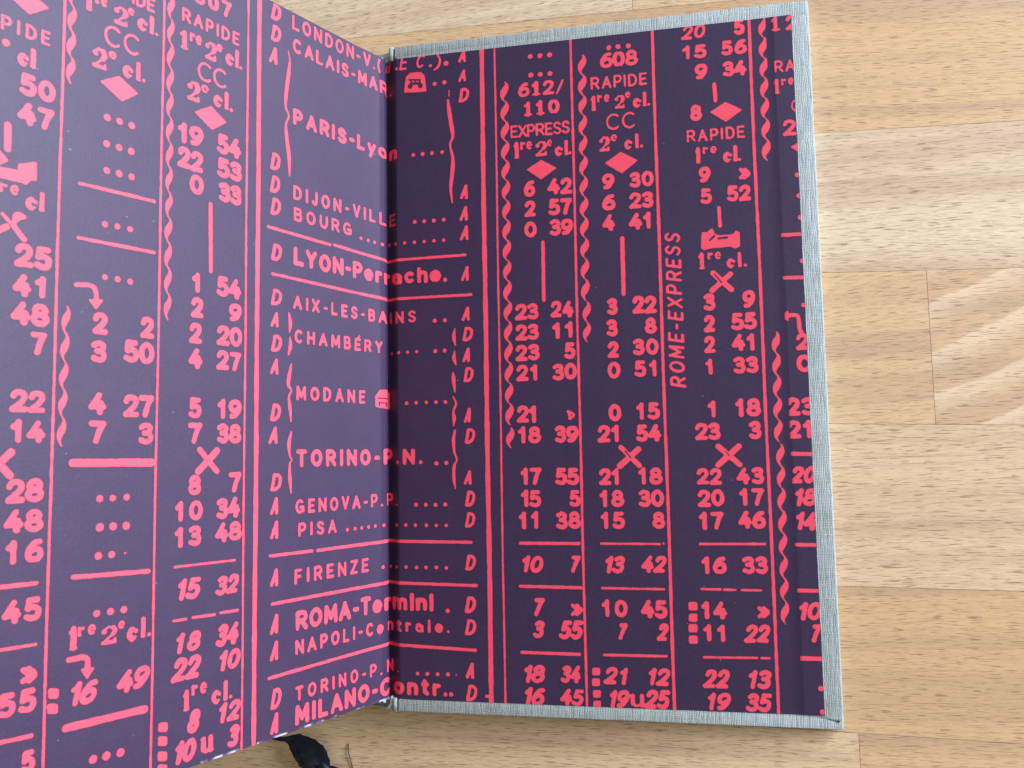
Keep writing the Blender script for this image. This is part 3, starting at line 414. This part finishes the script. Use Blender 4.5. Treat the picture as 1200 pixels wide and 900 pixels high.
POLYS=[([(-108.25,28.49),(-104.9,25.82),(-101.3,27.42),(-104.85,30.28)],0.091,0),([(-111.06,64.8),(-105.92,64.55),(-105.8,63.12),(-102.78,61.83),(-102.67,65.32),(-103.72,65.59),(-104.61,66.64),(-105.57,66.44),(-111.0,66.45)],0.217,0),([(-110.4,60.65),(-108.25,62.78),(-110.28,64.36)],0.175,0),([(-89.44,39.39),(-85.4,36.77),(-80.99,39.25),(-84.62,42.18)],0.098,0),([(-65.94,38.71),(-61.61,35.9),(-57.23,38.53),(-61.22,41.57)],0.108,0),([(-90.87,88.99),(-87.95,88.72),(-89.37,90.8)],0.094,0),([(-90.51,167.45),(-87.93,167.64),(-89.33,169.45)],0.088,0),([(-96.74,170.34),(-95.57,170.61),(-95.54,171.68),(-96.71,171.4)],0.446,0),([(-96.82,173.36),(-95.65,173.64),(-95.62,174.71),(-96.79,174.42)],0.445,0),([(-72.47,183.41),(-71.14,183.76),(-71.12,184.84),(-72.45,184.49)],0.453,0),([(-72.51,186.38),(-71.19,186.74),(-71.17,187.82),(-72.49,187.45)],0.452,0),([(-72.5,189.68),(-71.18,190.06),(-71.16,191.14),(-72.48,190.75)],0.451,0),([(-72.45,192.57),(-71.12,192.97),(-71.1,194.05),(-72.42,193.64)],0.45,0),([(6.97,10.79),(7.55,6.31),(8.81,5.41),(11.99,5.54),(12.81,6.52),(13.38,11.1)],0.412,0),([(-4.44,108.84),(-4.42,106.16),(-2.99,104.42),(-0.46,104.29),(0.27,105.19),(0.24,109.33)],0.383,0),([(44.99,39.0),(49.26,36.54),(53.58,39.19),(49.14,42.16)],0.131,0),([(68.36,39.02),(72.94,36.12),(77.52,38.97),(73.08,42.31)],0.129,0),([(61.14,184.84),(62.4,184.8),(62.37,185.91),(61.11,185.95)],0.468,0),([(61.06,187.77),(62.32,187.73),(62.29,188.84),(61.04,188.88)],0.467,0),([(61.22,190.97),(62.47,190.93),(62.44,192.04),(61.19,192.08)],0.466,0),([(61.21,193.83),(62.46,193.79),(62.43,194.89),(61.18,194.94)],0.465,0),([(88.42,166.3),(89.76,166.28),(89.72,167.5),(88.38,167.52)],0.513,0),([(88.37,169.38),(89.71,169.35),(89.67,170.57),(88.33,170.59)],0.511,0),([(88.27,172.27),(89.61,172.25),(89.56,173.46),(88.23,173.49)],0.51,0),([(88.22,175.34),(89.56,175.31),(89.51,176.52),(88.18,176.55)],0.509,0),([(99.16,26.44),(103.27,23.99),(107.63,26.64),(103.17,29.56)],0.127,0),([(120.88,38.85),(125.02,36.43),(128.89,39.56),(124.77,41.98)],0.124,0),([(115.73,87.11),(117.78,85.7),(117.79,88.23)],0.12,0),([(95.52,61.97),(96.89,62.07),(98.17,61.1),(98.6,62.43),(100.0,63.15),(103.83,63.1),(104.87,62.24),(105.44,62.53),(105.35,66.23),(104.29,66.53),(103.13,65.96),(97.21,66.19),(95.83,66.53),(95.26,66.06)],0.31,0)]
SQUIG=[(-96.21,18.93,-96.28,42.21,4,0.822),(-95.73,91.05,-96.07,120.66,5,0.776),(-72.97,11.72,-72.49,91.11,13,0.804),(38.29,11.11,38.15,115.3,17,1.141),(38.33,116.24,38.16,121.99,1,1.064),(62.14,5.14,61.35,79.59,12,1.125),(61.78,80.05,61.5,86.02,1,1.071),(61.75,86.22,61.35,91.84,1,1.066),(114.47,-0.33,113.89,41.97,7,1.085),(114.29,91.25,113.72,121.85,5,1.019),(114.09,122.44,113.38,171.22,8,0.998)]
RULES=[(-97.82,0.285),(-74.67,0.257),(-50.77,0.272),(-47.2,0.706),(31.46,0.761),(35.54,0.303),(58.94,0.372),(83.18,0.463),(110.76,0.452)]

# ------------------------------------------------------------------ lettering (stroke font, spread like letterpress ink)
def CR(pts, n=6):
    P = [np.array(p, float) for p in pts]; P = [2 * P[0] - P[1]] + P + [2 * P[-1] - P[-2]]; o = []
    for i in range(1, len(P) - 2):
        for k in range(n):
            t = k / n; a, b, c, d = P[i - 1:i + 3]
            o.append(tuple(.5 * (2 * b + (c - a) * t + (2 * a - 5 * b + 4 * c - d) * t * t + (3 * b - a - 3 * c + d) * t ** 3)))
    o.append(tuple(P[-2])); return o
def EL(cx, cy, rx, ry, a0=0, a1=360, n=18):
    return [(cx + rx * math.cos(math.radians(a0 + (a1 - a0) * k / n)), cy + ry * math.sin(math.radians(a0 + (a1 - a0) * k / n))) for k in range(n + 1)]
g6 = CR([(.88, .03), (.5, .08), (.15, .36), (0, .68), (.15, .94), (.5, 1), (.86, .93), (1, .7), (.86, .47), (.5, .41), (.12, .56)])
def g(w, *st, y0=0., y1=1.): return (w, y0, y1, [s if isinstance(s, tuple) and isinstance(s[0], list) else (s, 1.) for s in st])
FONT = {
 '0': g(.62, EL(.5, .5, .5, .5)), '1': g(.32, CR([(0, .24), (.5, .14), (.85, 0)], 3), [(.85, 0), (.85, 1)]),
 '2': g(.6, CR([(.03, .24), (.18, .06), (.5, 0), (.85, .07), (.96, .27), (.8, .5), (.35, .8), (0, 1)]), [(0, 1), (1, 1)]),
 '3': g(.56, CR([(.02, .12), (.42, 0), (.85, .07), (.9, .27), (.66, .45), (.36, .47)]), CR([(.36, .47), (.78, .5), (1, .72), (.86, .94), (.45, 1), (0, .9)])),
 '4': g(.62, ([(.74, .62), (.74, 1)], 1.1), [(.64, 0), (0, .7)], [(0, .7), (1, .7)], ([(.78, .5), (.72, .7)], 1.25)),
 '5': g(.58, [(.88, 0), (.2, 0)], [(.2, 0), (.13, .45)], CR([(.13, .45), (.5, .38), (.93, .5), (1, .72), (.83, .95), (.42, 1), (0, .9)])),
 '6': g(.62, g6), '9': g(.62, [(1 - x, 1 - y) for x, y in g6]),
 '7': g(.56, [(0, 0), (1, 0)], CR([(1, 0), (.66, .42), (.38, 1)], 4)),
 '8': g(.62, EL(.5, .235, .4, .235), EL(.5, .735, .5, .265)),
 'A': g(.72, [(0, 1), (.5, 0)], [(.5, 0), (1, 1)], [(.2, .66), (.8, .66)]),
 'B': g(.62, [(0, 0), (0, 1)], CR([(0, 0), (.7, .0), (.9, .22), (.7, .46), (0, .47)], 4), CR([(0, .47), (.75, .48), (1, .73), (.75, 1), (0, 1)], 4)),
 'C': g(.68, EL(.52, .5, .52, .5, -48, -312)), 'D': g(.64, [(0, 0), (0, 1)], CR([(0, 0), (.5, .0), (.95, .25), (.95, .75), (.5, 1), (0, 1)], 5)),
 'E': g(.54, [(1, 0), (0, 0)], [(0, 0), (0, 1)], [(0, 1), (1, 1)], [(0, .49), (.85, .49)]),
 'F': g(.52, [(1, 0), (0, 0)], [(0, 0), (0, 1)], [(0, .5), (.85, .5)]),
 'G': g(.72, EL(.5, .5, .5, .5, -50, -350), [(1, .56), (.6, .56)], [(1, .56), (1, .9)]),
 'H': g(.64, [(0, 0), (0, 1)], [(1, 0), (1, 1)], [(0, .5), (1, .5)]), 'I': g(.1, [(.5, 0), (.5, 1)]),
 'J': g(.42, CR([(1, 0), (1, .7), (.8, .98), (.35, 1), (0, .85)])), 'L': g(.54, [(0, 0), (0, 1)], [(0, 1), (1, 1)]),
 'M': g(.78, [(0, 1), (.04, 0)], [(.04, 0), (.5, .75)], [(.5, .75), (.96, 0)], [(.96, 0), (1, 1)]),
 'N': g(.66, [(0, 1), (0, 0)], [(0, 0), (1, 1)], [(1, 1), (1, 0)]), 'O': g(.72, EL(.5, .5, .5, .5)),
 'P': g(.6, [(0, 0), (0, 1)], CR([(0, 0), (.7, 0), (1, .27), (.7, .55), (0, .56)], 5)),
 'R': g(.64, [(0, 0), (0, 1)], CR([(0, 0), (.7, 0), (.97, .26), (.7, .52), (0, .53)], 5), [(.5, .53), (1, 1)]),
 'S': g(.6, CR([(.93, .16), (.6, 0), (.2, .05), (.05, .26), (.3, .45), (.7, .54), (.97, .74), (.8, .95), (.4, 1), (0, .86)])),
 'T': g(.62, [(0, 0), (1, 0)], [(.5, 0), (.5, 1)]), 'U': g(.64, CR([(0, 0), (0, .65), (.2, .95), (.5, 1), (.8, .95), (1, .65), (1, 0)])),
 'V': g(.66, [(0, 0), (.5, 1)], [(.5, 1), (1, 0)]), 'X': g(.64, [(0, 0), (1, 1)], [(1, 0), (0, 1)]),
 'Y': g(.64, [(0, 0), (.5, .52)], [(1, 0), (.5, .52)], [(.5, .52), (.5, 1)]), 'Z': g(.6, [(0, 0), (1, 0)], [(1, 0), (0, 1)], [(0, 1), (1, 1)]),
 'É': g(.54, [(1, 0), (0, 0)], [(0, 0), (0, 1)], [(0, 1), (1, 1)], [(0, .49), (.85, .49)], ([(.55, -.2), (.85, -.34)], .8)),
 'a': g(.56, EL(.46, .62, .46, .38), [(1, .3), (1, 1)], CR([(.05, .12), (.5, 0), (1, .3)], 3), y0=.27),
 'c': g(.52, EL(.52, .5, .52, .5, -52, -308), y0=.27),
 'e': g(.56, EL(.5, .5, .5, .5, 0, -318), [(0, .5), (1, .5)], y0=.27), 'o': g(.58, EL(.5, .5, .5, .5), y0=.27),
 'h': g(.52, [(0, 0), (0, 1)], CR([(0, .5), (.35, .3), (.85, .34), (1, .6), (1, 1)], 4)), 'l': g(.1, [(.5, 0), (.5, 1)]),
 'i': g(.1, [(.5, 0), (.5, 1)]), 'm': g(.84, [(0, 0), (0, 1)], CR([(0, .25), (.2, 0), (.45, .1), (.5, .35), (.5, 1)], 3), CR([(.5, .25), (.72, 0), (.95, .1), (1, .35), (1, 1)], 3), y0=.27),
 'n': g(.52, [(0, 0), (0, 1)], CR([(0, .3), (.35, 0), (.85, .06), (1, .4), (1, 1)], 4), y0=.27),
 'r': g(.36, [(0, 0), (0, 1)], CR([(0, .35), (.4, .04), (1, .04)], 4), y0=.27), 't': g(.34, [(.45, 0), (.45, .85)], [(0, .25), (1, .25)], [(.45, .85), (1, 1)], y0=.08),
 'y': g(.56, [(0, 0), (.5, .7)], [(1, 0), (.25, 1)], y0=.27, y1=1.27), 'u': g(.6, CR([(0, 0), (0, .7), (.3, 1), (.8, .8)], 4), [(1, 0), (1, 1)], y0=.27),
 '-': g(.3, [(0, .56), (1, .56)]), '.': g(.02, ([(.5, 1), (.5, .99)], 1.0)), '/': g(.45, [(1, -.1), (0, 1.05)]), '(': g(.2, CR([(1, -.08), (0, .5), (1, 1.08)], 5)),
}
SERIF = dict(FONT)
SERIF.update({
 '1': g(.42, ([(.5, .06), (.5, .94)], 1.45), CR([(.0, .2), (.25, .14), (.5, 0)], 3), ([(0, 1), (1, 1)], .5)),
 '2': g(.6, ([(.12, .26), (.14, .27)], 1.5), (CR([(.12, .2), (.45, 0), (.8, .08)], 4), .7), (CR([(.8, .08), (.95, .28), (.8, .48)], 4), 1.5), ([(.8, .48), (.1, .95)], .65), ([(.05, .97), (.95, .97)], 1.1), ([(.98, .8), (.95, .97)], .7)),
 'r': g(.5, ([(.15, .05), (.15, .95)], 1.25), ([(-.05, 1), (.4, 1)], .4), ([(.15, .4), (.55, .05)], .5), ([(.9, .15), (.92, .17)], 1.45), y0=0.), 'e': g(.6, (EL(.5, .5, .45, .5, 60, 300), 1.15), (EL(.5, .5, .45, .5, -60, 0), .75), ([(.1, .5), (.95, .5)], .5), y0=0.),
 'c': g(.46, (EL(.5, .5, .45, .5, 100, 260), 1.5), (EL(.5, .5, .45, .48, 45, 100), .5), (EL(.5, .5, .45, .48, 260, 310), .5), ([(.85, .2), (.87, .22)], 1.1), y0=.42),
 'l': g(.24, ([(.5, .04), (.5, .96)], 1.35), ([(0, 1), (1, 1)], .45), ([(.1, .03), (.5, .0)], .5)), '.': g(.04, ([(.5, .97), (.52, .97)], 1.1)),
 'u': g(.62, ([(.12, .05), (.12, .8)], 1.4), (CR([(.12, .8), (.4, 1), (.85, .8)], 4), .8), ([(.85, .05), (.85, .95)], 1.4), ([(.85, .97), (1.05, .97)], .7), ([(-.08, .03), (.15, .03)], .6), y0=0.),
})
CLAR = dict(FONT)
CLAR.update({'1': g(.5, ([(.5, .0), (.5, 1)], 1.25), CR([(.05, .2), (.3, .14), (.5, 0)], 3), ([(0, 1), (1, 1)], .62)),
 '0': g(.6, (EL(.5, .5, .48, .5, -62, 62), 1.2), (EL(.5, .5, .48, .5, 118, 242), 1.2), (EL(.5, .5, .48, .5), .6))})
#        font  r/h   widths slant
STY = {'b': (FONT, .118, 1.0, 0), 'i': (FONT, .115, 1.0, .28), 'd': (FONT, .098, .86, .24), 'l': (FONT, .078, .92, 0), 'k': (FONT, .07, .9, .22),
       'm': (FONT, .094, .95, 0), 'n': (FONT, .10, .95, 0), 'B': (FONT, .117, 1.0, 0), 't': (FONT, .052, 1.16, 0), 's': (SERIF, .078, 1.0, 0), 'c': (CLAR, .105, 1.05, 0), 'h': (FONT, .09, 1.0, .24)}
SEG = []      # (list of (u,t,r), subtract)
rj = random.Random(11)
def layout(s, u0, u1, t0, t1, st):
    font, rr, wf, slant = STY[st]; h = t1 - t0; r = rr * h; n = len(s)
    lower = st == 's' and s in ('re', 'e', 'u', 'r')
    if lower: r *= 1.45
    ws = [font[ch][0] * h * wf + 2 * r * .6 for ch in s]
    tot = u1 - u0 - slant * (h - 2 * r) * .6
    k = 1.0
    if n == 1: k = tot / ws[0]; gap = 0
    else:
        gap = (tot - sum(ws)) / (n - 1)
        mn = .1 * r
        if gap < mn: k = (tot - mn * (n - 1)) / sum(ws); gap = mn
        mx = (.30 if n == 2 else .42) * h
        if gap > mx and not ('.' in s): k = (tot - mx * (n - 1)) / sum(ws); gap = mx
    x = u0; out = []
    for ch, w in zip(s, ws):
        w *= k; gw, y0, y1, sts = font[ch]
        rjx = min(r, w * .5)
        a, b = x + rjx, x + w - rjx
        if b < a: a = b = x + w / 2
        ta = t0 + y0 * h + r; tb = t0 + y1 * h - r
        jx, jt = rj.uniform(-.035, .035) * h * .5, rj.uniform(-.02, .02) * h
        for pts, m in sts:
            o = []
            for px_, py_ in pts:
                tt = ta + (tb - ta) * py_ + jt; uu = a + (b - a) * px_ + jx
                uu += slant * (t1 - r - tt) * .8
                o.append((uu, tt, r * m * rj.uniform(.94, 1.06)))
            out.append(o)
        x += w + gap
    return out
for (s, u0, u1, t0, t1, st) in TEXTS:
    for o in layout(s, u0, u1, t0, t1, st): SEG.append((o, 0))
for (s, ua, ub, ta, tb) in VTEXT:          # reads upwards
    for o in layout(s, 0, tb - ta, 0, ub - ua - .4, 'k'):
        SEG.append(([(ua + b + .04 * (tb - ta - a) * .1, tb - a, r * 1.15) for a, b, r in o], 0))
for (ua, ta, ub, tb, n, w) in SQUIG:
    L = (tb - ta) / n
    for k in range(n):
        y = ta + k * L; ux = ua + (ub - ua) * (k + .5) / n; A_ = w * .80
        pts = [(.35, .0, .13), (.75, .13, .38), (.62, .3, .78), (.1, .45, 1.0), (-.35, .6, .85), (-.6, .77, .45), (-.2, .93, .2), (.25, 1.02, .1)]
        P = CR(pts, 4); SEG.append(([(ux + p[0] * A_ * 1.05, y + p[1] * L, max(p[2], .10) * w * .90) for p in P], 0))
for o, sub in STROKES:
    if len(o) > 2: o = [tuple(q) for q in CR(o, 5)]
    SEG.append((o, sub))
for (u, r) in RULES:
    ts = np.arange(-3, 199, 2.2); ph = rj.random() * 9
    SEG.append(([(u + .05 * math.sin(t * .08 + ph), t, r * (.88 + .06 * math.sin(t * .37 + ph * 2) + rj.uniform(-.05, .05))) for t in ts], 0))

def build_field(ua, ub):
    nu = int(round((ub - ua) / CELL)); nt = int(round(PH / CELL))
    gu = ua + np.arange(nu + 1) * CELL; gt = np.arange(nt + 1) * CELL
    D = np.full((nt + 1, nu + 1), 9.0, np.float32); KS = .16; M = .55
    def win(x0, x1, y0, y1):
        i0 = max(0, int((x0 - ua) / CELL)); i1 = min(nu, int((x1 - ua) / CELL) + 1); j0 = max(0, int(y0 / CELL)); j1 = min(nt, int(y1 / CELL) + 1)
        return i0, i1, j0, j1
    def stroke_d(o):
        R_ = max(q[2] for q in o) + M
        i0, i1, j0, j1 = win(min(q[0] for q in o) - R_, max(q[0] for q in o) + R_, min(q[1] for q in o) - R_, max(q[1] for q in o) + R_)
        if i1 <= i0 or j1 <= j0: return None
        X = gu[i0:i1 + 1][None, :]; Y = gt[j0:j1 + 1][:, None]; d = np.full((j1 - j0 + 1, i1 - i0 + 1), 9.0, np.float32)
        if len(o) == 1: o = [o[0], (o[0][0] + .01, o[0][1], o[0][2])]
        for a, b in zip(o[:-1], o[1:]):
            q0, q1, y0, y1 = win(min(a[0], b[0]) - R_, max(a[0], b[0]) + R_, min(a[1], b[1]) - R_, max(a[1], b[1]) + R_)
            if q1 <= q0 or y1 <= y0: continue
            sl = (slice(y0 - j0, y1 - j0 + 1), slice(q0 - i0, q1 - i0 + 1)); x = X[:, sl[1]]; y = Y[sl[0], :]
            dx, dy = b[0] - a[0], b[1] - a[1]; L2 = dx * dx + dy * dy + 1e-9
            h = np.clip(((x - a[0]) * dx + (y - a[1]) * dy) / L2, 0, 1)
            v = np.sqrt((x - a[0] - h * dx) ** 2 + (y - a[1] - h * dy) ** 2) - (a[2] + (b[2] - a[2]) * h)
            d[sl] = np.minimum(d[sl], v)
        return (slice(j0, j1 + 1), slice(i0, i1 + 1)), d
    def poly_d(pts, rad):
        xs = [q[0] for q in pts]; ys = [q[1] for q in pts]
        i0, i1, j0, j1 = win(min(xs) - 1, max(xs) + 1, min(ys) - 1, max(ys) + 1)
        if i1 <= i0 or j1 <= j0: return None
        X, Y = np.meshgrid(gu[i0:i1 + 1], gt[j0:j1 + 1]); d = np.full(X.shape, 9.0); ins = np.zeros(X.shape, bool); n = len(pts)
        for k in range(n):
            (ax, ay), (bx, by) = pts[k], pts[(k + 1) % n]; dx, dy = bx - ax, by - ay
            h = np.clip(((X - ax) * dx + (Y - ay) * dy) / (dx * dx + dy * dy + 1e-9), 0, 1)
            d = np.minimum(d, np.hypot(X - ax - h * dx, Y - ay - h * dy))
            c = ((ay > Y) != (by > Y)); xi = ax + (Y - ay) / (dy if abs(dy) > 1e-9 else 1e-9) * dx; ins ^= c & (X < xi)
        return (slice(j0, j1 + 1), slice(i0, i1 + 1)), np.where(ins, -d, d) - rad
    def comb(res, sub):
        if res is None: return
        sl, d = res; c = D[sl]
        if sub: D[sl] = np.maximum(c, -d); return
        m = np.minimum(c, d); h = np.maximum(KS - np.abs(c - d), 0) / KS
        D[sl] = m - h * h * KS * .25
    for o, sub in SEG:
        if not sub: comb(stroke_d(o), 0)
    for pts, rad, sub in POLYS: comb(poly_d(pts, rad), sub)
    for o, sub in SEG:
        if sub: comb(stroke_d(o), 1)
    # ragged ink edge
    def sm(sc, amp):
        k = np.random.rand(nt // sc + 3, nu // sc + 3); yy = np.arange(nt + 1) / sc; xx = np.arange(nu + 1) / sc
        y0 = yy.astype(int); x0 = xx.astype(int); fy = (yy - y0)[:, None]; fx = (xx - x0)[None, :]
        fy = fy * fy * (3 - 2 * fy); fx = fx * fx * (3 - 2 * fx)
        v = (k[y0][:, x0] * (1 - fx) + k[y0][:, x0 + 1] * fx) * (1 - fy) + (k[y0 + 1][:, x0] * (1 - fx) + k[y0 + 1][:, x0 + 1] * fx) * fy
        return (v - .5) * 2 * amp
    D += (sm(3, .05) + sm(9, .05)).astype(np.float32)
    D -= .03
    return gu, gt, D
def ink_sheet(ua, ub, name, parent):
    gu, gt, D = build_field(ua, ub); nt1, nu1 = D.shape
    mn = np.minimum(np.minimum(D[:-1, :-1], D[1:, :-1]), np.minimum(D[:-1, 1:], D[1:, 1:]))
    keep = mn < .24
    jj, ii = np.nonzero(keep)
    idx = np.stack([jj * nu1 + ii, (jj + 1) * nu1 + ii, (jj + 1) * nu1 + ii + 1, jj * nu1 + ii + 1], 1)
    used, inv = np.unique(idx, return_inverse=True); inv = inv.reshape(idx.shape)
    row = used // nu1; colu = used % nu1
    prof = np.array([surf(u, 0, .018) for u in gu])
    co = np.empty((len(used), 3)); co[:, 0] = prof[colu, 0]; co[:, 1] = -gt[row]; co[:, 2] = prof[colu, 2]; co *= MM
    me = bpy.data.meshes.new(name)
    me.vertices.add(len(used)); me.vertices.foreach_set('co', co.ravel())
    me.loops.add(inv.size); me.loops.foreach_set('vertex_index', inv.ravel().astype(np.int32))
    me.polygons.add(len(inv)); me.polygons.foreach_set('loop_start', np.arange(0, inv.size, 4, dtype=np.int32))
    me.polygons.foreach_set('use_smooth', np.ones(len(inv), bool))
    me.update(calc_edges=True)
    at = me.attributes.new('ink', 'FLOAT', 'POINT'); at.data.foreach_set('value', D.ravel()[used].astype(np.float32))
    uvl = me.uv_layers.new(name='page'); uv = np.stack([gu[colu] / 100 + 2, gt[row] / 100], 1)[inv.ravel()]
    uvl.data.foreach_set('uv', uv.ravel().astype(np.float32))
    me.validate()
    print(name, len(inv), 'cells')
    o = link(name, me, M_PRINT, parent); return o
ink_sheet(0.0, 122.4, 'printed_timetable', paste)
ink_sheet(-123.8, 0.0, 'printed_timetable', leaf)

# ------------------------------------------------------------------ ribbon marker and loose thread (table frame, mm)
def px_table(x, y, z=0.0):   # plain table coordinates measured from the photograph
    return (x, y, z)
def ribbon():
    # stations: centre x, y, z, half-width, direction angle of the width, arch
    st = [(-60, -196, 9, 2.0, 80, 0), (-50, -204, 6, 1.6, 85, 0), (-43, -209.8, 4, .9, 85, .2), (-39.5, -211.4, 3.2, .7, 80, .3), (-36.2, -211.6, 3.1, .9, 84, .5),
          (-33.6, -212.5, 3.2, 2.9, 70, .9), (-31.0, -213.9, 3.2, 4.3, 58, 1.4), (-28.3, -215.8, 3.0, 4.9, 48, 1.7), (-25.8, -217.6, 2.7, 4.2, 42, 1.6), (-24.0, -218.9, 2.3, 2.4, 42, 1.0), (-23.0, -219.6, 2.2, 1.2, 42, .9),
          (-21.6, -220.2, 1.9, 1.5, 50, .7), (-20.0, -221.4, 1.3, 1.9, 45, .5), (-17.8, -223.6, .8, 2.1, 42, .3), (-15.5, -227, .5, 2.2, 30, .2), (-14.5, -233, .45, 2.2, 10, .1)]
    dense = CR([s for s in st], 4); vs = []; fs = []; uvs = []; m = 11
    L = 0; last = None
    for q in dense:
        x, y, z, hw, an, ar = q
        if last is not None: L += math.hypot(x - last[0], y - last[1])
        last = (x, y); dx, dy = math.cos(math.radians(an)), math.sin(math.radians(an))
        for k in range(m):
            w = -1 + 2 * k / (m - 1); rip = (.22 * math.sin(w * 8 + L * .9) + .16 * math.sin(w * 3 - L * 1.7)) * min(1, hw / 3); hw_ = hw * (1 + (.035 * math.sin(L * 2.9 + (w > 0) * 2) if abs(w) > .9 else 0)); hw0 = hw
            vs.append(((x + dx * hw_ * w) * MM, (y + dy * hw_ * w) * MM, (z + ar * (1 - w * w) * 1.1 + rip) * MM)); uvs.append((L / 2.5, w * 2.0))
    n = len(dense)
    for i in range(n - 1):
        for k in range(m - 1): fs.append((i * m + k, i * m + k + 1, (i + 1) * m + k + 1, (i + 1) * m + k))
    me = mesh('ribbon', vs, fs, True); uvl = me.uv_layers.new(name='page')
    for lp in me.loops: uvl.data[lp.index].uv = uvs[lp.vertex_index]
    o = link('ribbon_marker', me, M_RIB, None)
    so = o.modifiers.new('thickness', 'SOLIDIFY'); so.thickness = .00035; so.offset = 0
    return o
rb = ribbon(); rb.parent = book; rb.matrix_parent_inverse = BOOK.inverted()
rb['label'] = 'twisted black ribbon marker coming out below the left leaf'
kn = link('ribbon_knot', tube([(-25.4, -217.4, 2.6), (-24.4, -218.2, 3.0), (-23.4, -219.3, 3.0), (-22.4, -220.0, 2.6), (-21.6, -220.6, 2.0)], [1.0, 1.5, 1.45, 1.3, .8], 12), M_RIB, rb)
th = link('loose_thread', tube(CR([(-16.9, -212.6, .25), (-16.6, -215.2, .6), (-15.9, -217.6, .5), (-15.4, -220.2, .3), (-15.2, -224, .25)], 6), .17, 6), M_THREAD)
th['label'] = 'thin loose dark thread lying on the table beside the black ribbon'; th['category'] = 'thread'
print('built')
